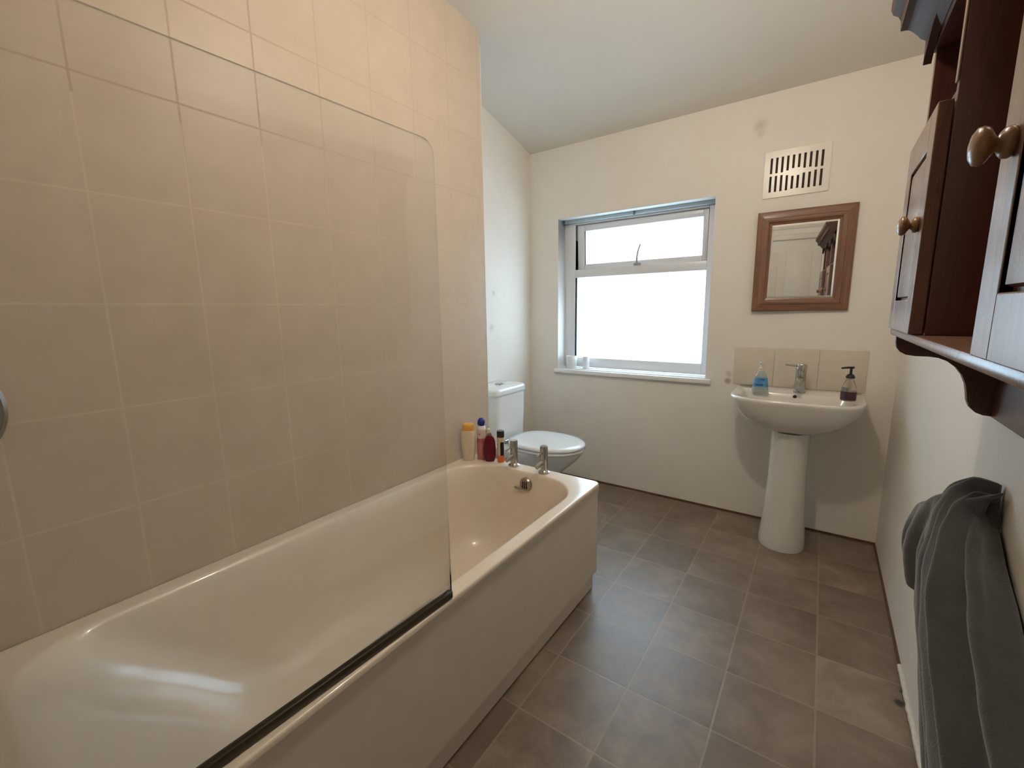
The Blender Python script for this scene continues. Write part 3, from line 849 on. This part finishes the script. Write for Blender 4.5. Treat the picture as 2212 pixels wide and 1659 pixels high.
# heights in the label are measured from the can's base
sep = [nd for nd in z if nd.type == 'SEPXYZ'][0]
mp = q.n('ShaderNodeMapping'); mp.inputs['Location'].default_value = (0, 0, -ZB)
q.l(tc.outputs['Object'], mp.inputs['Vector']); q.l(mp.outputs[0], sep.inputs[0])
bm = bmesh.new(); lathe(bm, [(0, 0.166), (0.017, 0.166), (0.0185, 0.170), (0.0185, 0.186), (0.015, 0.196), (0.008, 0.201), (0, 0.202)], a_, 'z', 20)
bmesh.ops.rotate(bm, cent=(a_[0], a_[1], ZB + 0.17), matrix=Matrix.Rotation(0.18, 3, 'Y'), verts=bm.verts[:])
for vv in bm.verts:
    vv.co.z += 0.003
obj('nozzle_cap', bm, M['blue'], v, 50)
bm = bmesh.new(); lathe(bm, [(0, 0), (0.004, 0.0), (0.004, 0.001), (0, 0.001)], (a_[0] + 0.006, a_[1] - 0.0228, ZB + 0.126), 'y', 12)
obj('emblem', bm, simple('red_label_dot', (0.50, 0.06, 0.08), 0.4), v)

v = thing('shower_gel_bottle', 'dark red shower gel bottle between the pink can and black-capped tube', 'bottle', (0.146, 1.592, ZB))
a_ = (0.146, 1.592, ZB); bm = bmesh.new()
RD = mat_clear('dark_red_gel_plastic', (0.16, 0.008, 0.018)); RD.node_tree.nodes['Principled BSDF'].inputs['Transmission Weight'].default_value = 0.15
loft(bm, [rr_ring(a_, 0.020, 0.013, 0.011, 0.0, 0.6), rr_ring(a_, 0.023, 0.015, 0.013, 0.005, 0.6), rr_ring(a_, 0.028, 0.017, 0.015, 0.025, 0.6), rr_ring(a_, 0.029, 0.018, 0.015, 0.070, 0.6), rr_ring(a_, 0.026, 0.016, 0.014, 0.100, 0.6), rr_ring(a_, 0.018, 0.012, 0.011, 0.122, 0.6), rr_ring(a_, 0.009, 0.008, 0.007, 0.130, 0.6)])
obj('bottle_body', bm, RD, v, 60)
bm = bmesh.new(); lathe(bm, [(0, 0.129), (0.0095, 0.129), (0.009, 0.138), (0, 0.139)], a_, 'z', 16); obj('cap', bm, simple('dull_olive_cap', (0.20, 0.14, 0.10), 0.4), v)

v = thing('conditioner_bottle', 'pale conditioner bottle standing behind the dark red one', 'bottle', (0.118, 1.622, ZB))
a_ = (0.112, 1.624, ZB); bm = bmesh.new()
loft(bm, [rr_ring(a_, 0.018, 0.010, 0.009, 0.0, 0.3), rr_ring(a_, 0.020, 0.011, 0.010, 0.004, 0.3), rr_ring(a_, 0.021, 0.0115, 0.010, 0.105, 0.3), rr_ring(a_, 0.016, 0.010, 0.009, 0.125, 0.3)])
obj('bottle_body', bm, simple('pale_teal_plastic', (0.42, 0.50, 0.50), 0.35), v, 50)
bm = bmesh.new(); lathe(bm, [(0, 0.125), (0.012, 0.125), (0.010, 0.145), (0.004, 0.150), (0, 0.150)], a_, 'z', 16); obj('cap', bm, simple('cream_cap_plastic', (0.75, 0.66, 0.48), 0.4), v)

v = thing('face_wash_tube', 'slim cream tube with black cap and orange foot, left of the taps', 'bottle', (0.196, 1.612, ZB))
a_ = (0.196, 1.612, ZB); bm = bmesh.new()
lathe(bm, [(0, 0), (0.0165, 0), (0.0175, 0.002), (0.0175, 0.122), (0, 0.122)], a_)
q = mat_bands('tube_print', [(0.034, (0.80, 0.17, 0.03)), (0.13, (0.74, 0.60, 0.42))], 0.3)
tc = [nd for nd in q.t.nodes if nd.type == 'TEX_COORD'][0]; sep = [nd for nd in q.t.nodes if nd.type == 'SEPXYZ'][0]
mp = q.n('ShaderNodeMapping'); mp.inputs['Location'].default_value = (0, 0, -ZB); q.l(tc.outputs['Object'], mp.inputs['Vector']); q.l(mp.outputs[0], sep.inputs[0])
obj('tube_body', bm, q.m, v, 50)
bm = bmesh.new()
arc = [(-1.05 + 1.1 * i / 8) for i in range(9)]
loft(bm, [[(a_[0] + 0.0178 * math.cos(t), a_[1] + 0.0178 * math.sin(t), ZB + zz) for t in arc] for zz in (0.034, 0.100)], False, False, False)
obj('label', bm, M['black'], v)
bm = bmesh.new(); lathe(bm, [(0, 0.122), (0.0175, 0.122), (0.0178, 0.124), (0.0178, 0.150), (0.0165, 0.153), (0, 0.153)], a_); obj('cap', bm, M['black'], v)

# ------------------------------------------------------------------ mirror in a wooden frame
mir = thing('framed_mirror', 'square wall mirror in a brown pine frame above the wash basin', 'mirror', (1.2915, D, 1.4378))
mx0, mx1, mz0, mz1 = 1.0814, 1.5014, 1.1838, 1.6914
fw = 0.067
MTILT = 2.15      # it hangs a little off the wall on its left side
pf = [(0.0, 0.0), (0.0, 0.012), (0.004, 0.016), (0.012, 0.018), (0.034, 0.019), (0.038, 0.0225), (0.046, 0.023), (0.054, 0.021), (0.060, 0.014), (fw, 0.012), (fw, 0.0)]   # (inset, depth)
def miter(ax):
    bms = bmesh.new(); rings = []
    for d, t in pf:
        y_ = D - 0.0008 - t
        if ax == 't': rings.append([(mx0 + d, y_, mz1 - d), (mx1 - d, y_, mz1 - d)])
        if ax == 'b': rings.append([(mx1 - d, y_, mz0 + d), (mx0 + d, y_, mz0 + d)])
        if ax == 'l': rings.append([(mx0 + d, y_, mz0 + d), (mx0 + d, y_, mz1 - d)])
        if ax == 'r': rings.append([(mx1 - d, y_, mz1 - d), (mx1 - d, y_, mz0 + d)])
    a = [[r_[0] for r_ in rings], [r_[1] for r_ in rings]]
    return loft(bms, a)
for k in 'tb': obj('frame_rail', miter(k), M['frx'], mir, 25)
for k in 'lr': obj('frame_stile', miter(k), M['frz'], mir, 25)
bm = bmesh.new()
gx0, gx1, gz0, gz1 = mx0 + fw - 0.003, mx1 - fw + 0.003, mz0 + fw - 0.003, mz1 - fw + 0.003
bv = 0.012
loft(bm, [[(gx0, D - 0.006, gz0), (gx1, D - 0.006, gz0), (gx1, D - 0.006, gz1), (gx0, D - 0.006, gz1)],
          [(gx0, D - 0.0078, gz0), (gx1, D - 0.0078, gz0), (gx1, D - 0.0078, gz1), (gx0, D - 0.0078, gz1)],
          [(gx0 + bv, D - 0.0092, gz0 + bv), (gx1 - bv, D - 0.0092, gz0 + bv), (gx1 - bv, D - 0.0092, gz1 - bv), (gx0 + bv, D - 0.0092, gz1 - bv)]])
obj('mirror_glass', bm, M['mirror'], mir, 2)
hinge = Vector((mx1, D - 0.0008, 0.0))
for ch in [c_ for c_ in C.objects if c_.parent == mir]:
    for v_ in ch.data.vertices:
        v_.co = Matrix.Rotation(math.radians(MTILT), 3, 'Z') @ (v_.co - hinge) + hinge

# ------------------------------------------------------------------ air vent
vent = thing('air_vent', 'cream slotted air vent high on the wall above the mirror', 'vent', (1.232, D, 1.876))
vx0, vx1, vz0, vz1 = 1.092, 1.374, 1.764, 1.990
bm = bmesh.new()
sw, px_ = 0.0105, 0.0240
xs0 = 1.1235
upper = [(0, .034), (0, .034), (0, .030), (0.0, .024), (0.010, .020), (0.016, .020), (0.012, .026), (0, .028), (0, .028), (0, .028)]
prev = vx0
TT, TB = D - 0.006, D - 0.0005
def vb(a, b, c, d):
    if b - a > 1e-4 and d - c > 1e-4: box(bm, a, b, TT, TB, c, d)
zmid = 1.876
for i in range(10):
    a = xs0 + i * px_ - sw / 2; b = a + sw
    vb(prev, a, vz0, vz1)
    mid = 0.006 if i in (0, 1, 2, 9, 8) else 0.011
    if i in (4, 5): mid = 0.018
    vb(a, b, vz0, 1.792 + (0.004 if i in (4, 5) else 0)); vb(a, b, zmid - mid, zmid + mid); vb(a, b, 1.958, vz1)
    prev = b
vb(prev, vx1, vz0, vz1)
obj('grille', bm, M['vent'], vent)
bm = B(xs0 - 0.012, xs0 + 9 * px_ + 0.012, D - 0.0022, D - 0.0004, 1.785, 1.966)
obj('duct_back', bm, M['dark'], vent)

# ------------------------------------------------------------------ wooden wall cabinet
cab = thing('wall_cabinet', 'dark wooden wall cabinet with two small doors and scrolled brackets', 'cabinet', (1.63, 0.80, 1.0))
CY0, CY1, CXF = 0.290, 1.312, 1.545
WB = W - 0.001
def side_prof():
    return [(1.549, 1.712), (1.549, 1.150), (1.5435, 1.1395), (1.5440, 1.125), (1.5465, 1.113), (1.553, 1.1035), (1.563, 1.0975), (1.580, 1.0950), (1.600, 1.0950), (1.616, 1.0930), (1.632, 1.0860), (1.646, 1.0740), (1.657, 1.0580),
            (1.6640, 1.040), (1.6675, 1.022), (1.6700, 1.005), (1.6755, 0.991), (1.6850, 0.981), (1.6960, 0.9765), (1.7080, 0.9755), (WB, 0.9755), (WB, 1.712)]
for a, b in ((CY1 - 0.018, CY1), (CY0, CY0 + 0.018)):
    bm = bmesh.new(); extrude_profile(bm, side_prof(), a, b, 'y'); obj('side_panel', bm, M['cab'], cab, 45)
bm = B(1.534, WB - 0.001, CY0 - 0.004, CY1 + 0.003, 1.1405, 1.1560, 0.004)
obj('bottom_shelf', bm, M['door'], cab)
obj('back_board', B(WB - 0.010, WB, CY0 + 0.018, CY1 - 0.018, 0.9755, 1.712), M['cab'], cab)
for ya in (0.986, 0.598):
    bm = B(1.5455, WB - 0.011, ya, ya + 0.016, 1.1565, 1.712, 0.001); obj('divider', bm, M['cab'], cab)
    bm = B(1.5425, 1.5452, ya + 0.001, ya + 0.015, 1.541, 1.73, 0.001); obj('divider_edge', bm, simple('pale_wood_edge', (0.30, 0.20, 0.15), 0.35), cab)  # front edge of the divider in a paler wood tone
for a, b in ((1.0025, CY1 - 0.0185), (CY0 + 0.0185, 0.5975)):
    obj('shelf', B(1.549, WB - 0.011, a, b, 1.526, 1.540, 0.001), M['cab'], cab)
obj('top_board', B(1.546, WB, CY0, CY1, 1.7125, 1.730), M['cab'], cab)
# arched fascia under the cornice
bm = bmesh.new()
n = 60
lo, hi_ = [], []
for i in range(n + 1):
    yy = CY0 + (CY1 - CY0) * i / n
    if yy < 0.606: u = (yy - CY0) / (0.606 - CY0)
    elif yy < 0.994: u = (yy - 0.606) / (0.994 - 0.606)
    else: u = (yy - 0.994) / (CY1 - 0.994)
    zz = 1.694 + 0.050 * (max(0, math.sin(PI * u)) ** 0.7)
    lo.append((yy, zz)); hi_.append((yy, 1.760))
front = [[(1.5315, y_, z_) for y_, z_ in lo], [(1.5315, y_, z_) for y_, z_ in hi_], [(1.5445, y_, z_) for y_, z_ in hi_], [(1.5445, y_, z_) for y_, z_ in lo], [(1.5315, y_, z_) for y_, z_ in lo]]
loft(bm, front, False, False, False)
for k in (0, n):
    bm.faces.new([bm.verts.new((x_, lo[k][0], z_)) for x_, z_ in ((1.5315, lo[k][1]), (1.5445, lo[k][1]), (1.5445, 1.760), (1.5315, 1.760))])
obj('fascia', bm, M['caby'], cab, 30)
prof = [(1.5310, 1.740), (1.5270, 1.743), (1.5225, 1.7465), (1.5180, 1.7530), (1.5110, 1.7610), (1.5060, 1.7660), (1.5020, 1.7690), (1.4985, 1.7700), (1.4890, 1.7710), (1.4880, 1.7900), (1.4830, 1.8000), (1.4740, 1.8060), (1.4700, 1.8160), (1.4700, 1.8300), (WB, 1.8300), (WB, 1.7305), (1.5450, 1.7305)]
bm = bmesh.new(); extrude_profile(bm, prof, CY0, CY1, 'y'); obj('cornice', bm, M['caby'], cab, 30)
# doors
def door(y0, y1, ky):
    bm = bmesh.new()
    xa, xb_ = 1.5255, 1.5440
    z0, z1 = 1.1575, 1.5180
    s = 0.054
    box(bm, xa, xb_, y0, y0 + s, z0, z1, 0.0015); box(bm, xa, xb_, y1 - s, y1, z0, z1, 0.0015)
    box(bm, xa, xb_, y0 + s, y1 - s, z0, z0 + 0.058, 0.0015); box(bm, xa, xb_, y0 + s, y1 - s, z1 - 0.058, z1, 0.0015)
    # raised centre panel
    a, b, c, d = y0 + s, y1 - s, z0 + 0.058, z1 - 0.058
    loft(bm, [[(xb_ - 0.004, a, c), (xb_ - 0.004, b, c), (xb_ - 0.004, b, d), (xb_ - 0.004, a, d)],
              [(xa + 0.009, a, c), (xa + 0.009, b, c), (xa + 0.009, b, d), (xa + 0.009, a, d)],
              [(xa + 0.0085, a + 0.004, c + 0.004), (xa + 0.0085, b - 0.004, c + 0.004), (xa + 0.0085, b - 0.004, d - 0.004), (xa + 0.0085, a + 0.004, d - 0.004)],
              [(xa + 0.0025, a + 0.0065, c + 0.0065), (xa + 0.0025, b - 0.0065, c + 0.0065), (xa + 0.0025, b - 0.0065, d - 0.0065), (xa + 0.0025, a + 0.0065, d - 0.0065)],
              [(xa + 0.0012, a + 0.016, c + 0.016), (xa + 0.0012, b - 0.016, c + 0.016), (xa + 0.0012, b - 0.016, d - 0.016), (xa + 0.0012, a + 0.016, d - 0.016)]])
    dd = obj('door', bm, M['door'], cab, 20)
    bm = bmesh.new()
    lathe(bm, [(0, 0.0005), (0.0115, 0.0), (0.0130, -0.003), (0.0125, -0.0065), (0.0095, -0.009), (0.0062, -0.0105), (0.0062, -0.0115), (0.0095, -0.0135), (0.0145, -0.0165), (0.0160, -0.0200), (0.0150, -0.0235), (0.0105, -0.0262), (0.0040, -0.0275), (0, -0.0276)], (1.5255, ky, 1.340), 'x', 26)
    obj('knob', bm, M['knob'], dd, 80)
door(0.992, 1.268, 1.030)
door(0.330, 0.600, 0.565)

# ------------------------------------------------------------------ towel bunched on a hook
hk = thing('towel_hook', 'chrome wall hook hidden under the grey towel', 'hook', (W, 1.12, 0.86))
bm = bmesh.new(); lathe(bm, [(0, -0.0005), (0.018, -0.0005), (0.018, -0.005), (0.006, -0.007), (0.006, -0.020), (0.009, -0.021), (0.009, -0.024), (0, -0.025)], (W, 1.185, 0.775), 'x', 18)
obj('hook_peg', bm, M['chrome'], hk)
NZ, NS = 70, 110
def lerp(t, tab):
    for (a, va), (b, vb_) in zip(tab, tab[1:]):
        if t <= b:
            u = min(max((t - a) / (b - a), 0), 1); u = u * u * (3 - 2 * u) if False else u
            return va + (vb_ - va) * u
    return tab[-1][1]
# by depth below the top t=0..1: far edge y, near edge y, how far the cloth stands off the wall
FAR = [(0, 1.235), (0.03, 1.262), (0.10, 1.280), (0.22, 1.268), (0.30, 1.245), (0.36, 1.205), (0.42, 1.180), (0.52, 1.150), (0.62, 1.10), (0.72, 1.03), (0.85, 0.93), (1, 0.86)]
NEAR = [(0, 1.165), (0.03, 1.125), (0.07, 1.07), (0.12, 0.995), (0.20, 0.905), (0.3, 0.80), (0.4, 0.70), (0.55, 0.58), (0.7, 0.50), (1, 0.42)]
OUT = [(0, 0.030), (0.03, 0.060), (0.08, 0.080), (0.18, 0.098), (0.30, 0.100), (0.45, 0.090), (0.6, 0.080), (0.8, 0.070), (1, 0.064)]
ZT, ZBOT = 0.862, 0.03
def ridge(v, k=2.2):
    return 1.0 - 2.0 * abs(math.sin(v)) ** (1.0 / k) if False else (abs(math.cos(v)) ** 1.6) * 2 - 1
rings = []
for k in range(NZ + 1):
    t = (k / NZ) ** 1.25
    ring = []
    for i in range(NS + 1):
        s = i / NS
        yf, yn, ot = lerp(t, FAR), lerp(t, NEAR), lerp(t, OUT)
        wv = s + 0.05 * math.sin(5 * t + 3 * s) * min(1, 3 * t)
        fold = ridge(wv * 13.0 + 0.6) * 0.6 + ridge(wv * 7.3 + 1.9 + 0.8 * t) * 0.5 + ridge(wv * 21 + 1.0 + t) * 0.38 + math.sin(wv * 47 + 3 * t) * 0.10
        amp = 0.005 + 0.015 * min(1, t * 5)
        swag = math.sin(t * 46 - s * 9 + 1.5 * math.sin(s * 7)) * 0.006 * max(0, s - 0.42) * 2 * max(0.0, math.sin(PI * min(1, max(0, (t - 0.42) / 0.5))))
        env = max(0.0, math.sin(PI * min(1, s * 1.12 + 0.0))) ** 0.36 if s < 0.446 else max(0.0, math.sin(PI * (0.5 + (s - 0.446) / 1.108))) ** 0.5
        y_ = yf + (yn - yf) * s + 0.010 * math.sin(wv * 26 + 2 * t) * min(1, t * 4) * math.sin(PI * s)
        x_ = W - 0.006 - ot * env - (fold * amp + swag) * max(0.0, math.sin(PI * s)) ** 0.4
        zt_top = ZT - 0.075 * max(0, s - 0.45) ** 1.2 / 0.488 - 0.75 * max(0, 0.30 - s) ** 1.6 + 0.004 * math.sin(s * 30)
        z_ = zt_top + (ZBOT + 0.02 * math.sin(s * 9) - zt_top) * t
        ring.append((min(x_, W - 0.004), y_, z_))
    rings.append(ring)
# the far corner is turned up: the cloth behind it hangs lower and closer to the wall
bm = bmesh.new()
crown = [(W - 0.004, p[1] * 0.7 + 1.15 * 0.3, p[2] - 0.003) for p in rings[0]]
loft(bm, [crown] + rings, False, False, False)
fl = []
N2 = 30
for k in range(-3, N2 + 1):
    t = max(0, k) / N2
    row = []
    for i in range(N2 + 1):
        s = i / N2
        y_ = 1.278 - 0.122 * s - 0.020 * t * (1 - s)
        ztop = 0.752 + 0.088 * s ** 0.8 + 0.006 * math.sin(s * 14)
        zb_ = 0.600 - 0.035 * s
        z_ = ztop + (zb_ - ztop) * t
        bul = math.sin(PI * min(1, 0.12 + 0.75 * t))
        x_ = W - 0.094 - 0.026 * bul * (1 - 0.5 * s) - 0.0065 * ridge(s * 8.5 + 0.9 * t) * min(1, 0.3 + 2 * t) + 0.075 * s ** 3.2
        if k < 0:                                   # the cloth rolls back over the top
            q = (-k) / 3
            x_ += 0.055 * q; z_ += 0.012 * math.sin(PI * q * 0.8)
        row.append((min(x_, W - 0.01), y_, z_))
    row = [(W - 0.02, 1.268 - 0.02 * t, row[0][2] - 0.012), (W - 0.055, 1.286 - 0.02 * t, row[0][2] - 0.004)] + row
    fl.append(row)
loft(bm, fl, False, False, False)
tw = obj('towel', bm, M['towel'], None, 180)
s_ = tw.modifiers.new('thick', 'SOLIDIFY'); s_.thickness = 0.006; s_.offset = 0.0
tex = bpy.data.textures.new('towel_pile', 'CLOUDS'); tex.noise_scale = 0.05
d_ = tw.modifiers.new('crumple', 'DISPLACE'); d_.texture = tex; d_.strength = 0.006; d_.texture_coords = 'LOCAL'
subsurf(tw, 1)
tag(tw, 'dark grey bath towel hanging in folds on the right wall below the cabinet', 'towel')

# ------------------------------------------------------------------ the ceiling lamp (above and behind the picture's top edge)
lamp = thing('pendant_lamp', 'bare warm bulb hanging from the ceiling above the bath edge', 'ceiling lamp', LAMP_POS)
bm = bmesh.new(); lathe(bm, [(0, -0.001), (0.045, -0.001), (0.042, -0.018), (0.02, -0.026), (0, -0.026)], (LAMP_POS[0], LAMP_POS[1], ZC), 'z', 24); obj('ceiling_rose', bm, M['lampwhite'], lamp)
bm = bmesh.new(); tube(bm, [(LAMP_POS[0], LAMP_POS[1], ZC - 0.02), (LAMP_POS[0], LAMP_POS[1], LAMP_POS[2] + 0.10)], 0.003, 8); obj('flex', bm, M['lampwhite'], lamp)
bm = bmesh.new(); lathe(bm, [(0, 0.044), (0.016, 0.044), (0.018, 0.060), (0.018, 0.095), (0.006, 0.105), (0, 0.105)], LAMP_POS, 'z', 18); obj('bulb_holder', bm, M['lampwhite'], lamp)
bm = bmesh.new(); bmesh.ops.create_uvsphere(bm, u_segments=24, v_segments=14, radius=0.045); bmesh.ops.translate(bm, verts=bm.verts[:], vec=LAMP_POS); obj('bulb', bm, M['bulb'], lamp)

bpy.context.view_layer.update()
